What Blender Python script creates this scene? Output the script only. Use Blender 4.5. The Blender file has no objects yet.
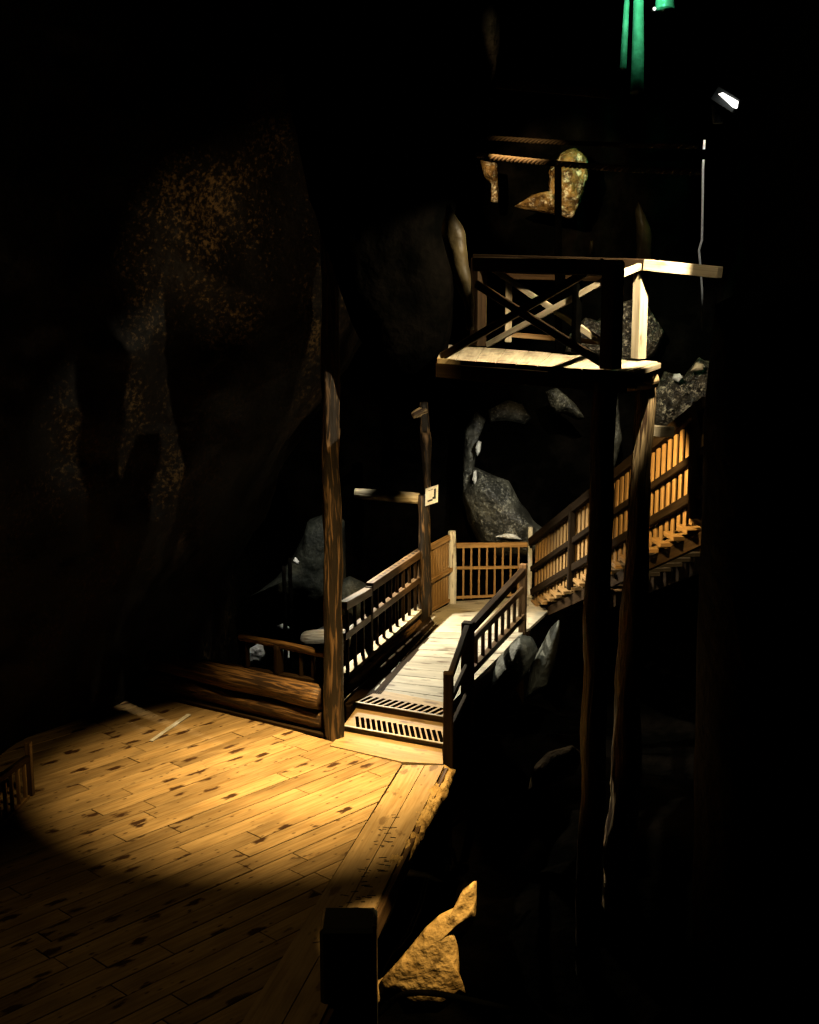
import bpy, bmesh, math, random
from mathutils import Vector, noise, Matrix
random.seed(7)
PI = math.pi
scn = bpy.context.scene
COL = scn.collection
# ------------------------------------------------------------------ camera
F = 1300.0; CX = 409.5; CY = 512.0; H = 6.0
TH = math.atan(252.0 / F)
cam_d = bpy.data.cameras.new('camera'); cam = bpy.data.objects.new('camera', cam_d); COL.objects.link(cam)
cam.location = (0, 0, H); cam.rotation_euler = (PI/2 - TH, 0, 0)
cam_d.sensor_fit = 'VERTICAL'; cam_d.sensor_height = 36; cam_d.lens = F * 36 / 1024.0
cam_d.clip_end = 200
scn.camera = cam
EYE = Vector((0, 0, H))
def ray(x, y):
    u = (x - CX) / F; v = (CY - y) / F
    return Vector((u, math.cos(TH) + v * math.sin(TH), -math.sin(TH) + v * math.cos(TH)))
def G(x, y, z=0.0):                       # point of the plane at height z seen at x, y
    r = ray(x, y); return EYE + r * ((z - H) / r.z)
def PY(x, y, Y):                          # point at distance Y
    r = ray(x, y); return EYE + r * (Y / r.y)
def VP(a, b):                             # vertical plane through a and b
    n = Vector((b.y - a.y, a.x - b.x, 0)).normalized()
    def f(x, y):
        r = ray(x, y); return EYE + r * ((a - EYE).dot(n) / r.dot(n))
    return f
# ------------------------------------------------------------------ materials
def new_mat(name):
    m = bpy.data.materials.new(name); m.use_nodes = True
    nt = m.node_tree; nt.nodes.clear()
    out = nt.nodes.new('ShaderNodeOutputMaterial'); b = nt.nodes.new('ShaderNodeBsdfPrincipled')
    nt.links.new(b.outputs[0], out.inputs[0])
    return m, nt, b
def nd(nt, t, **k):
    n = nt.nodes.new(t)
    for a, v in k.items(): setattr(n, a, v)
    return n
def ramp(nt, src, stops):
    r = nd(nt, 'ShaderNodeValToRGB'); nt.links.new(src, r.inputs[0])
    e = r.color_ramp.elements
    while len(e) < len(stops): e.new(0.5)
    for i, (p, c) in enumerate(stops):
        e[i].position = p; e[i].color = (*c, 1) if len(c) == 3 else c
    return r.outputs[0]
def mix(nt, f, a, b, mode='MIX'):
    m = nd(nt, 'ShaderNodeMix', data_type='RGBA', blend_type=mode)
    for s, v in ((m.inputs[0], f), (m.inputs[6], a), (m.inputs[7], b)):
        if hasattr(v, 'is_output'): nt.links.new(v, s)
        elif isinstance(v, (int, float)): s.default_value = v
        else: s.default_value = (*v, 1)
    return m.outputs[2]
def mth(nt, op, a, b=0.0):
    m = nd(nt, 'ShaderNodeMath', operation=op)
    for s, v in ((m.inputs[0], a), (m.inputs[1], b)):
        if hasattr(v, 'is_output'): nt.links.new(v, s)
        else: s.default_value = v
    return m.outputs[0]
def wood(name, light, dark, knots=0.0, rough=0.55, bump=0.25, vary=0.35, blot=0.35, spec=.35):
    m, nt, b = new_mat(name)
    uv = nd(nt, 'ShaderNodeUVMap'); sep = nd(nt, 'ShaderNodeSeparateXYZ'); nt.links.new(uv.outputs[0], sep.inputs[0])
    geo = nd(nt, 'ShaderNodeNewGeometry'); isl = geo.outputs['Random Per Island']
    def vec(su, sv):
        c = nd(nt, 'ShaderNodeCombineXYZ')
        nt.links.new(mth(nt, 'ADD', mth(nt, 'MULTIPLY', sep.outputs[0], su), mth(nt, 'MULTIPLY', isl, 37.0)), c.inputs[0])
        nt.links.new(mth(nt, 'MULTIPLY', sep.outputs[1], sv), c.inputs[1])
        nt.links.new(mth(nt, 'MULTIPLY', isl, 91.0), c.inputs[2]); return c.outputs[0]
    g = nd(nt, 'ShaderNodeTexNoise'); nt.links.new(vec(1.6, 34), g.inputs[0]); g.inputs['Scale'].default_value = 1; g.inputs['Detail'].default_value = 5
    g.inputs['Distortion'].default_value = 0.6
    col = ramp(nt, g.outputs[0], [(0.3, dark), (0.62, light)])
    bl = nd(nt, 'ShaderNodeTexNoise'); nt.links.new(vec(1.3, 4.5), bl.inputs[0]); bl.inputs['Scale'].default_value = 1; bl.inputs['Detail'].default_value = 3
    blc = ramp(nt, bl.outputs[0], [(0.35, tuple(1 - blot for _ in range(3))), (0.6, (1, 1, 1))])
    col = mix(nt, 1.0, col, blc, 'MULTIPLY')
    iv = nd(nt, 'ShaderNodeMapRange'); nt.links.new(isl, iv.inputs[0]); iv.inputs[3].default_value = 1 - vary; iv.inputs[4].default_value = 1.0
    cc = nd(nt, 'ShaderNodeCombineColor')
    for i in range(3): nt.links.new(iv.outputs[0], cc.inputs[i])
    col = mix(nt, 1.0, col, cc.outputs[0], 'MULTIPLY')
    if knots > 0:
        for su, sv, thr, tone in ((1.8, 4.4, 0.20, 1.0), (5.0, 11.0, 0.13, 0.85)):
            v = nd(nt, 'ShaderNodeTexVoronoi'); nt.links.new(vec(su, sv), v.inputs[0]); v.inputs['Scale'].default_value = 1
            wob = nd(nt, 'ShaderNodeTexNoise'); nt.links.new(vec(9, 24), wob.inputs[0]); wob.inputs['Scale'].default_value = 1
            d = mth(nt, 'ADD', v.outputs['Distance'], mth(nt, 'MULTIPLY', mth(nt, 'SUBTRACT', wob.outputs[0], 0.5), 0.4))
            k = ramp(nt, d, [(max(thr - .05, 0.0), (1, 1, 1)), (thr + .04, (0, 0, 0))])
            km = nd(nt, 'ShaderNodeMath', operation='MULTIPLY'); nt.links.new(k, km.inputs[0]); km.inputs[1].default_value = tone * knots
            col = mix(nt, km.outputs[0], col, (0.06, 0.025, 0.008))
    nt.links.new(col, b.inputs['Base Color']); b.inputs['Roughness'].default_value = rough; b.inputs['Specular IOR Level'].default_value = spec
    bp = nd(nt, 'ShaderNodeBump'); bp.inputs['Strength'].default_value = bump; bp.inputs['Distance'].default_value = 0.01
    nt.links.new(g.outputs[0], bp.inputs['Height']); nt.links.new(bp.outputs[0], b.inputs['Normal'])
    return m
def bark(name, light, dark, rough=0.6, scale=1.0, lo=.42, hi=.62):
    m, nt, b = new_mat(name)
    uv = nd(nt, 'ShaderNodeUVMap'); mp = nd(nt, 'ShaderNodeMapping'); nt.links.new(uv.outputs[0], mp.inputs[0])
    mp.inputs['Scale'].default_value = (2.2 * scale, 22 * scale, 1)
    g = nd(nt, 'ShaderNodeTexNoise'); nt.links.new(mp.outputs[0], g.inputs[0]); g.inputs['Scale'].default_value = 1; g.inputs['Detail'].default_value = 7; g.inputs['Distortion'].default_value = 1.0
    col = ramp(nt, g.outputs[0], [(lo, dark), (hi, light)])
    nt.links.new(col, b.inputs['Base Color']); b.inputs['Roughness'].default_value = rough
    bp = nd(nt, 'ShaderNodeBump'); bp.inputs['Strength'].default_value = 0.8; bp.inputs['Distance'].default_value = 0.03
    nt.links.new(g.outputs[0], bp.inputs['Height']); nt.links.new(bp.outputs[0], b.inputs['Normal'])
    return m
def rock(name, dark, light, speck=0.0, scale=2.5, rough=0.45, bump=0.8, lo=.45, hi=.7, speck_col=(.75, .72, .6), speck_scale=22, spec=.5):
    m, nt, b = new_mat(name)
    tc = nd(nt, 'ShaderNodeTexCoord')
    n = nd(nt, 'ShaderNodeTexNoise'); nt.links.new(tc.outputs['Object'], n.inputs[0]); n.inputs['Scale'].default_value = scale; n.inputs['Detail'].default_value = 8; n.inputs['Roughness'].default_value = .65
    col = ramp(nt, n.outputs[0], [(lo, dark), (hi, light)])
    if speck > 0:
        s = nd(nt, 'ShaderNodeTexNoise'); nt.links.new(tc.outputs['Object'], s.inputs[0]); s.inputs['Scale'].default_value = speck_scale; s.inputs['Detail'].default_value = 4; s.inputs['Roughness'].default_value = .8
        c = nd(nt, 'ShaderNodeTexNoise'); nt.links.new(tc.outputs['Object'], c.inputs[0]); c.inputs['Scale'].default_value = scale * 1.3; c.inputs['Detail'].default_value = 3
        f = ramp(nt, mth(nt, 'ADD', mth(nt, 'MULTIPLY', s.outputs[0], .7), mth(nt, 'MULTIPLY', c.outputs[0], .3)), [(.53, (0, 0, 0)), (.62, (speck, speck, speck))])
        col = mix(nt, f, col, speck_col)
    nt.links.new(col, b.inputs['Base Color']); b.inputs['Roughness'].default_value = rough; b.inputs['Specular IOR Level'].default_value = spec
    bp = nd(nt, 'ShaderNodeBump'); bp.inputs['Strength'].default_value = bump; bp.inputs['Distance'].default_value = 0.08
    n2 = nd(nt, 'ShaderNodeTexNoise'); nt.links.new(tc.outputs['Object'], n2.inputs[0]); n2.inputs['Scale'].default_value = scale * 4; n2.inputs['Detail'].default_value = 8
    nt.links.new(n2.outputs[0], bp.inputs['Height']); nt.links.new(bp.outputs[0], b.inputs['Normal'])
    return m
def plain(name, c, rough=.5, metal=0.0, emit=None, es=0.0):
    m, nt, b = new_mat(name)
    tc = nd(nt, 'ShaderNodeTexCoord'); n = nd(nt, 'ShaderNodeTexNoise'); nt.links.new(tc.outputs['Object'], n.inputs[0]); n.inputs['Scale'].default_value = 14; n.inputs['Detail'].default_value = 5
    nt.links.new(ramp(nt, n.outputs[0], [(.3, tuple(v * .75 for v in c)), (.7, c)]), b.inputs['Base Color'])
    b.inputs['Roughness'].default_value = rough; b.inputs['Metallic'].default_value = metal
    if emit: b.inputs['Emission Color'].default_value = (*emit, 1); b.inputs['Emission Strength'].default_value = es
    return m
M = {}
M['deck'] = wood('deck_pine', (.72, .50, .24), (.50, .31, .12), knots=1.0, rough=.62, vary=.38, blot=.4)
M['border'] = wood('border_pine', (.70, .50, .26), (.52, .34, .15), knots=.55, rough=.45, vary=.15, blot=.3)
M['walk'] = wood('walkway_planks', (.74, .66, .50), (.55, .48, .35), knots=.6, rough=.55, vary=.25, blot=.3)
M['pine'] = wood('rail_pine', (.68, .42, .17), (.42, .22, .07), knots=.25, rough=.5, vary=.4)
M['pale'] = wood('pale_timber', (.82, .70, .48), (.60, .46, .28), knots=.4, rough=.55, vary=.15)
M['stain'] = wood('dark_stained_timber', (.055, .032, .015), (.02, .011, .005), rough=.75, vary=.3, spec=.08)  # darkened to hold the shade on unlit sides of the rails
M['stairstain'] = wood('black_stained_timber', (.03, .018, .009), (.012, .007, .003), rough=.8, vary=.3, spec=.06)  # blacker copy, shade of unlit stair rail faces put into the colour
M['brown'] = wood('brown_timber', (.22, .13, .06), (.08, .045, .02), rough=.5, vary=.3)
M['bark'] = bark('dark_bark', (.25, .145, .065), (.012, .007, .003), lo=.50, hi=.66, scale=.8)
M['log'] = bark('brown_log_wood', (.34, .18, .06), (.03, .014, .005), lo=.42, hi=.72)
M['palelog'] = bark('pale_stripped_log', (.80, .68, .45), (.38, .27, .14), lo=.35, hi=.6)
M['roughlog'] = bark('rough_log_wood', (.68, .48, .24), (.06, .03, .012), lo=.42, hi=.58, scale=.8)
M['whitepost'] = bark('whitewashed_post', (.85, .80, .66), (.20, .14, .08), lo=.34, hi=.46, scale=1.3)
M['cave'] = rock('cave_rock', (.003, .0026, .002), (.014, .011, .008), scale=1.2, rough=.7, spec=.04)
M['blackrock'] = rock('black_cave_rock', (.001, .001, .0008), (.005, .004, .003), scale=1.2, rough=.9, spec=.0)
M['cavewall'] = rock('cave_wall_rock', (.002, .0015, .001), (.006, .004, .002), speck=.8, scale=.7, rough=.6, lo=.52, hi=.8, speck_col=(.07, .042, .017), speck_scale=16, spec=.08)  # brown specks paint in the glints on the wall
M['cavebrown'] = rock('brown_cave_rock', (.008, .005, .003), (.16, .09, .035), speck=.8, scale=1.6, rough=.35, lo=.5, hi=.72, speck_col=(.7, .45, .2), speck_scale=14)
M['grey'] = rock('grey_speckled_rock', (.02, .02, .016), (.14, .135, .10), speck=.55, scale=2.2, rough=.5, speck_col=(.55, .53, .42))  # lit parts of the cave wall, painted as a paler rock
M['greygreen'] = rock('grey_green_rock', (.03, .034, .027), (.12, .125, .095), speck=.1, scale=2.5, rough=.65, bump=.5)
M['pitted'] = rock('pitted_dark_rock', (.012, .009, .006), (.09, .07, .045), speck=.9, scale=5, rough=.3, bump=1.0, speck_col=(.8, .68, .48), speck_scale=18)
M['ochre'] = rock('ochre_rock', (.48, .30, .10), (.78, .54, .22), speck=.85, speck_col=(.06, .035, .012), speck_scale=6, spec=.15, scale=2.5, rough=.75, bump=.6, lo=.35, hi=.6)
M['dimbrown'] = rock('dull_brown_rock', (.035, .022, .008), (.08, .052, .02), scale=3, rough=.9, spec=.05)
M['salt'] = rock('pale_salt_rock', (.4, .38, .32), (.85, .83, .75), scale=4, rough=.5, lo=.35, hi=.6)
M['wet'] = rock('wet_brown_rock', (.06, .03, .008), (.5, .3, .1), speck=1.0, speck_scale=7, speck_col=(.95, .86, .62), scale=4, rough=.18, bump=1.0, lo=.4, hi=.65)  # pale specks paint in the highlights of the wet surface
M['flow'] = rock('smooth_flowstone', (.014, .010, .004), (.05, .036, .014), spec=.12, scale=2, rough=.45, bump=.25)
M['curtain'] = rock('wet_flowstone_curtain', (.25, .28, .22), (.5, .5, .4), scale=2, rough=.25, bump=.4)
M['metal'] = plain('worn_metal', (.55, .55, .52), .35, .9)
M['black'] = plain('black_rubber', (.012, .011, .01), .6)
M['darkmetal'] = plain('dark_painted_steel', (.03, .035, .035), .5)
M['cable'] = plain('black_cable_jacket', (.015, .012, .01), .45)
M['rope'] = plain('hemp_rope', (.62, .40, .20), .8)
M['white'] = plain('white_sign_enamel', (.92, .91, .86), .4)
M['nosing'] = plain('bright_metal_nosing', (.9, .88, .8), .3, .4)
M['lamp'] = plain('lamp_glass', (1, 1, 1), .3, emit=(1, .97, .9), es=4.0)
# ------------------------------------------------------------------ object helpers
def put(name, bm, mat, parent=None, smooth=False, kind=None):
    me = bpy.data.meshes.new(name)
    bmesh.ops.recalc_face_normals(bm, faces=bm.faces[:])
    bm.to_mesh(me); bm.free()
    if smooth:
        for p in me.polygons: p.use_smooth = True
    o = bpy.data.objects.new(name, me); me.materials.append(mat); COL.objects.link(o)
    if parent:
        o.parent = parent; o.matrix_parent_inverse = Matrix.Translation(-parent.location)
    if kind: o['kind'] = kind
    return o
def tag(o, label, cat, group=None):
    o['label'] = label; o['category'] = cat
    if group: o['group'] = group
    return o
def thing(name, loc, label, cat, group=None):
    o = bpy.data.objects.new(name, None); o.location = loc; o.empty_display_size = .1; COL.objects.link(o)
    return tag(o, label, cat, group)
def BM(): 
    bm = bmesh.new(); bm.loops.layers.uv.new('UVMap'); return bm
UP = Vector((0, 0, 1))
def beam(bm, p0, p1, w, h, up=UP, bev=.006):
    """box from p0 to p1; w across (horizontal), h along up"""
    p0 = Vector(p0); p1 = Vector(p1); d = p1 - p0; L = d.length; d.normalize()
    s = d.cross(up)
    if s.length < 1e-4: s = d.cross(Vector((1, 0, 0)))
    s.normalize(); u = s.cross(d).normalized()
    b2 = bmesh.new(); uvl = b2.loops.layers.uv.new('UVMap')
    vs = {}
    for i in (0, 1):
        for j in (-1, 1):
            for k in (-1, 1): vs[i, j, k] = b2.verts.new((p0 if i == 0 else p1) + s * (j * w / 2) + u * (k * h / 2))
    fs = [((0,-1,-1),(1,-1,-1),(1,-1,1),(0,-1,1)), ((0,1,-1),(0,1,1),(1,1,1),(1,1,-1)), ((0,-1,1),(1,-1,1),(1,1,1),(0,1,1)),
          ((0,-1,-1),(0,1,-1),(1,1,-1),(1,-1,-1)), ((0,-1,-1),(0,-1,1),(0,1,1),(0,1,-1)), ((1,-1,-1),(1,1,-1),(1,1,1),(1,-1,1))]
    for q in fs: b2.faces.new([vs[t] for t in q])
    if bev and min(w, h) > bev * 3:
        bmesh.ops.bevel(b2, geom=b2.edges[:], offset=bev, segments=1, affect='EDGES', profile=.5)
    for f in b2.faces:
        f.normal_update(); n = f.normal
        for lp in f.loops:
            r = lp.vert.co - p0; a = r.dot(d); bb = r.dot(s); cc = r.dot(u)
            if abs(n.dot(u)) > .7: lp[uvl].uv = (a, bb + 3)
            elif abs(n.dot(s)) > .7: lp[uvl].uv = (a, cc + 7)
            else: lp[uvl].uv = (bb * .2, cc + 11)
    merge(bm, b2)
def merge(bm, b2):
    me = bpy.data.meshes.new('tmp'); b2.to_mesh(me); b2.free(); bm.from_mesh(me); bpy.data.meshes.remove(me)
def logm(bm, p0, p1, r0, r1, bump=.06, seg=20, bend=0.0, seed=0, rings=None):
    """slightly crooked round log"""
    p0 = Vector(p0); p1 = Vector(p1); d = p1 - p0; L = d.length; dn = d.normalized()
    s = dn.cross(UP)
    if s.length < .1: s = Vector((1, 0, 0))
    s.normalize(); u = s.cross(dn).normalized()
    uvl = bm.loops.layers.uv[0]
    n = rings or max(6, int(L / .12)); prev = None
    sd = Vector((seed * 3.7, seed * 1.3, 0))
    for i in range(n + 1):
        t = i / n; c = p0.lerp(p1, t) + s * (bend * math.sin(PI * t) + .25 * r0 * noise.noise(Vector((t * L * .9, seed, 0)))) 
        r = r0 + (r1 - r0) * t; ring = []
        for j in range(seg):
            a = 2 * PI * j / seg
            k = 1 + bump * 2.2 * noise.noise(Vector((math.cos(a) * 1.4, math.sin(a) * 1.4, t * L * 1.7)) + sd) + bump * noise.noise(Vector((math.cos(a) * 4, math.sin(a) * 4, t * L * 5)) + sd)
            if i in (0, n): k *= .93
            ring.append(bm.verts.new(c + (s * math.cos(a) + u * math.sin(a)) * r * k))
        if prev:
            for j in range(seg):
                f = bm.faces.new((prev[j], prev[(j + 1) % seg], ring[(j + 1) % seg], ring[j]))
                for lp, (tt, jj) in zip(f.loops, ((t - 1 / n, j), (t - 1 / n, j + 1), (t, j + 1), (t, j))):
                    lp[uvl].uv = (tt * L + seed, jj / seg * 2 * PI * r0)
        else:
            c0 = ring
        prev = ring
    bm.faces.new(c0[::-1]); bm.faces.new(prev)
def tube(bm, pts, r, seg=10):
    uvl = bm.loops.layers.uv[0]; prev = None; n = len(pts); acc = 0
    for i, p in enumerate(pts):
        d = (pts[min(i + 1, n - 1)] - pts[max(i - 1, 0)]).normalized()
        s = d.cross(UP) if abs(d.z) < .95 else d.cross(Vector((1, 0, 0))); s.normalize(); u = s.cross(d)
        rr = r(i / (n - 1)) if callable(r) else r
        ring = [bm.verts.new(p + (s * math.cos(2 * PI * j / seg) + u * math.sin(2 * PI * j / seg)) * rr) for j in range(seg)]
        if prev:
            for j in range(seg): 
                f = bm.faces.new((prev[j], prev[(j + 1) % seg], ring[(j + 1) % seg], ring[j]))
        else: c0 = ring
        prev = ring
    bm.faces.new(c0[::-1]); bm.faces.new(prev)
def lump(name, pts, mapf, n, depth, mat, amp=.08, freq=2.0, seed=0, kind=None, back=None, N=72, R=12, jag=.02):
    """closed lumpy rock whose widest section has the given outline"""
    P = [mapf(*p) for p in pts]; m = len(P); per = [(P[(i + 1) % m] - P[i]).length for i in range(m)]; tot = sum(per)
    out = []
    for k in range(N):
        t = tot * k / N; i = 0
        while t > per[i]: t -= per[i]; i += 1
        out.append(P[i].lerp(P[(i + 1) % m], t / per[i]))
    c = sum(out, Vector()) / N; sd = Vector((seed * 5.1, seed * 2.3, seed))
    bm = BM(); back = depth if back is None else back; n = Vector(n).normalized()
    def pt(o, s, side):
        q = c + (o - c) * s + n * side * (depth if side > 0 else back) * math.sqrt(max(0, 1 - s ** 2.4))
        w = noise.fractal(q * freq + sd, 1.0, 2.0, 4)
        w2 = noise.noise(q * freq * 1.7 + sd + Vector((9, 9, 9)))
        return q + n * w * amp * (1.0 - .6 * s) + (o - c).normalized() * w2 * (amp * .6 * (1 - s) + jag * s)
    rings = []
    ss = [1 - (1 - i / R) ** 1.3 if False else i / R for i in range(1, R + 1)]
    F_ = [[bm.verts.new(pt(o, s, 1)) for o in out] for s in ss]
    B_ = [[bm.verts.new(pt(o, s, -1)) for o in out] for s in ss[:-1]] + [F_[-1]]
    cf = bm.verts.new(c + n * depth); cb = bm.verts.new(c - n * back)
    for S, cc in ((F_, cf), (B_, cb)):
        for j in range(N):
            bm.faces.new((cc, S[0][j], S[0][(j + 1) % N]))
            for i in range(R - 1): bm.faces.new((S[i][j], S[i + 1][j], S[i + 1][(j + 1) % N], S[i][(j + 1) % N]))
    return put(name, bm, mat, smooth=True, kind=kind)
def spot(name, loc, tgt, power, color, angle, blend=.6, size=.05):
    l = bpy.data.lights.new(name, 'SPOT'); l.energy = power; l.color = color; l.spot_size = math.radians(angle); l.spot_blend = blend; l.shadow_soft_size = size
    o = bpy.data.objects.new(name, l); o.location = loc; o.rotation_euler = (Vector(tgt) - Vector(loc)).to_track_quat('-Z', 'Y').to_euler(); COL.objects.link(o); return o
TOCAM = Vector((0, -1, 0))
ZW = .18                                   # walkway height
# ------------------------------------------------------------------ the cave
def sheet(name, fn, nu, nv, mat, amp, freq, seed):
    bm = BM(); g = []
    for i in range(nu + 1):
        row = []
        for j in range(nv + 1):
            p = fn(i / nu, j / nv); q = p * freq + Vector((seed, seed * 2, 0))
            o = Vector((noise.fractal(q, 1, 2, 5), noise.fractal(q + Vector((31, 0, 7)), 1, 2, 5), noise.fractal(q + Vector((3, 17, 40)), 1, 2, 5))) * amp
            row.append(bm.verts.new(p + o))
        g.append(row)
    for i in range(nu):
        for j in range(nv): bm.faces.new((g[i][j], g[i + 1][j], g[i + 1][j + 1], g[i][j + 1]))
    return put(name, bm, mat, smooth=True, kind='structure')
def poly(pl):
    def f(t):
        t *= len(pl) - 1; i = min(int(t), len(pl) - 2); return Vector(pl[i]).lerp(Vector(pl[i + 1]), t - i)
    return f
plan_l = poly([(-7.2, -2), (-6.6, 6), (-6.0, 11), (-5.5, 13.6), (-5.1, 15.2), (-4.0, 17.3), (-3.5, 18.6), (-3.3, 20), (-3.1, 22), (-3.6, 25), (-4, 30)])
def left_fn(u, v):
    p = plan_l(u); z = -4 + 18 * v
    w = max(0, min(1, (p.y - 16) / 3)) * max(0, min(1, (26 - p.y) / 3))
    lean = max(0, z - .9) * .62 if z < 6 else 5.1 * .62
    near = max(0, z - 1.5) * .12 * (1 - w)
    return Vector((p.x + w * lean + near, p.y, z))
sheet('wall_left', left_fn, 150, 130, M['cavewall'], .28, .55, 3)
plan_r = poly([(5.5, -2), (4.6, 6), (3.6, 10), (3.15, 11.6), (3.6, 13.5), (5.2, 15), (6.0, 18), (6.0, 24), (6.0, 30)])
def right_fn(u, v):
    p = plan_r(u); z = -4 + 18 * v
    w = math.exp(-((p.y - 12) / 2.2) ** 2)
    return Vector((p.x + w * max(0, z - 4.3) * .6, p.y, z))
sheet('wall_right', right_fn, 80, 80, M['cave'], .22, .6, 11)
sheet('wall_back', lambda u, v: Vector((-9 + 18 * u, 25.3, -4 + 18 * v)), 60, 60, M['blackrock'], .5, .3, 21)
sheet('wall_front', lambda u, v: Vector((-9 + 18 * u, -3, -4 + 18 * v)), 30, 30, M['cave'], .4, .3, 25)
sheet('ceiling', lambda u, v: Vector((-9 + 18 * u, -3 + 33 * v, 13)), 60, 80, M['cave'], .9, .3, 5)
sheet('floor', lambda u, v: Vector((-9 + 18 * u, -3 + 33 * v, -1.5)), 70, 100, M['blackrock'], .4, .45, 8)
# dark rock masses that frame the view
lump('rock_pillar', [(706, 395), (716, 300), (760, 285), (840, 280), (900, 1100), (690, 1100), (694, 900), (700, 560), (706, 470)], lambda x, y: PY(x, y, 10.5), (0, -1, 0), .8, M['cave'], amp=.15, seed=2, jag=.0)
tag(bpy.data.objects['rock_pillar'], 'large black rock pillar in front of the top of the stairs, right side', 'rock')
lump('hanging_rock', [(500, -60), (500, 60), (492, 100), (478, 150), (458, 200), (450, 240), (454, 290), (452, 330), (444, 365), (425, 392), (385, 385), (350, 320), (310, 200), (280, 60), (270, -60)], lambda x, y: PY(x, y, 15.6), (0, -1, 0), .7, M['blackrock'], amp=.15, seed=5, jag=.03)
tag(bpy.data.objects['hanging_rock'], 'big black rock mass hanging left of the high platform', 'rock')  # hanging rock placed as a barrier to the platform lamp's spill
# ------------------------------------------------------------------ deck
def clip(bm, a, b, keep):
    """cut by the vertical plane through a and b, keeping the side of the point keep"""
    n = Vector((b.y - a.y, a.x - b.x, 0)).normalized()
    if (keep - a).dot(n) > 0: n = -n
    g = bm.verts[:] + bm.edges[:] + bm.faces[:]
    r = bmesh.ops.bisect_plane(bm, geom=g, plane_co=a, plane_no=n, clear_outer=True)
    es = [e for e in r['geom_cut'] if isinstance(e, bmesh.types.BMEdge)]
    try: bmesh.ops.holes_fill(bm, edges=es)
    except Exception: pass
deck_c = G(200, 820)
deck = thing('wooden_deck', G(200, 860), 'wide viewing deck of knotty orange pine planks laid diagonally', 'deck')
bm = BM()
da, db = G(143, 829), G(333, 757); dd = (db - da); dd.z = 0; dd.normalize(); dn = Vector((-dd.y, dd.x, 0))
PW = .245
for i in range(-34, 22):
    off = da + dn * (i * PW); t = -9 + (i * 1.37) % 2.6
    while t < 8:
        L = random.choice((1.9, 2.3, 2.8, 3.2))
        b2 = bmesh.new(); b2.loops.layers.uv.new('UVMap')
        zt = random.uniform(-.003, .003)
        beam(b2, off + dd * (t + .005) + Vector((0, 0, -.025 + zt)), off + dd * (t + L - .005) + Vector((0, 0, -.025 + zt)), PW - .012, .05, bev=.004)
        merge(bm, b2); t += L
sL0, sL1 = G(402, 763), G(314, 907)
clip(bm, sL0, sL1, deck_c)
clip(bm, G(190, 697), G(340, 736), deck_c)
clip(bm, G(330, 741), G(398, 760), deck_c)
clip(bm, Vector((-5.6, 0, 0)), Vector((-5.6, 5, 0)), deck_c)
clip(bm, Vector((-5, 8.6, 0)), Vector((5, 8.6, 0)), deck_c)
put('plank_floor', bm, M['deck'], deck)
def slab(quad, z0, z1, uvdir=None):
    """prism over a quad of ground points, UVs along uvdir"""
    bm = BM(); uvl = bm.loops.layers.uv[0]
    lo = [bm.verts.new((p.x, p.y, z0)) for p in quad]; hi = [bm.verts.new((p.x, p.y, z1)) for p in quad]
    n = len(quad); fs = [bm.faces.new(hi), bm.faces.new(lo[::-1])]
    for i in range(n): fs.append(bm.faces.new((lo[i], lo[(i + 1) % n], hi[(i + 1) % n], hi[i])))
    d = (uvdir or (quad[1] - quad[0])).copy(); d.z = 0; d.normalize(); s = Vector((-d.y, d.x, 0)); 
    for f in fs:
        for lp in f.loops: c = lp.vert.co; lp[uvl].uv = (c.dot(d), c.dot(s) + c.z)
    return bm
# right border boards: two boards side by side
bl0, bl1 = G(403, 766), G(219, 1060)
br0, br1 = G(444, 766), G(302, 1060)
m0, m1 = bl0.lerp(br0, .52), bl1.lerp(br1, .52)
put('border_board', slab([bl0, m0, m1, bl1], -.05, .012, bl1 - bl0), M['border'], deck)
g0, g1 = bl0.lerp(br0, .535), bl1.lerp(br1, .535)
put('border_board', slab([g0, br0, br1, g1], -.05, .010, bl1 - bl0), M['border'], deck)
put('threshold_board', slab([G(345.5, 731), G(442, 747), G(443, 765), G(402, 763), G(330, 746.5)], -.05, .016, G(442, 747) - G(345, 731)), M['border'], deck)
bm = BM(); beam(bm, br0 + Vector((.03, 0, -.13)), br1 + Vector((.03, 0, -.13)), .05, .22); put('edge_beam', bm, M['brown'], deck)
for (x, y) in ((-4.6, 11), (-2.5, 11), (-1.4, 11.5), (-4.4, 14.5), (-2.5, 15.5), (-.6, 14.7)):
    bm = BM(); beam(bm, (x, y, -2.0), (x, y, -.06), .18, .18); put('support_post', bm, M['brown'], deck)
# nail marks on the border are part of a mesh of their own
bm = BM()
random.seed(4)
for k in range(60):
    p = bl0.lerp(bl1, random.uniform(.05, .85)).lerp(br0.lerp(br1, .5), random.uniform(.3, .8)); p.z = .0125
    a = random.uniform(-.4, .3); L = random.uniform(.02, .09)
    beam(bm, p, p + Vector((math.cos(a), math.sin(a), 0)) * L, .012, .004, bev=0)
put('nail_mark', bm, M['black'], deck, kind='stuff')
# sliver of light on the deck, built as two white strips
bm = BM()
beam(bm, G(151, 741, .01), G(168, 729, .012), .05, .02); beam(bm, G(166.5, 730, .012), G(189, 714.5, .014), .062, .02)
tag(put('batten', bm, M['white']), 'thin pale batten lying on the deck near the log wall', 'batten')
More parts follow.
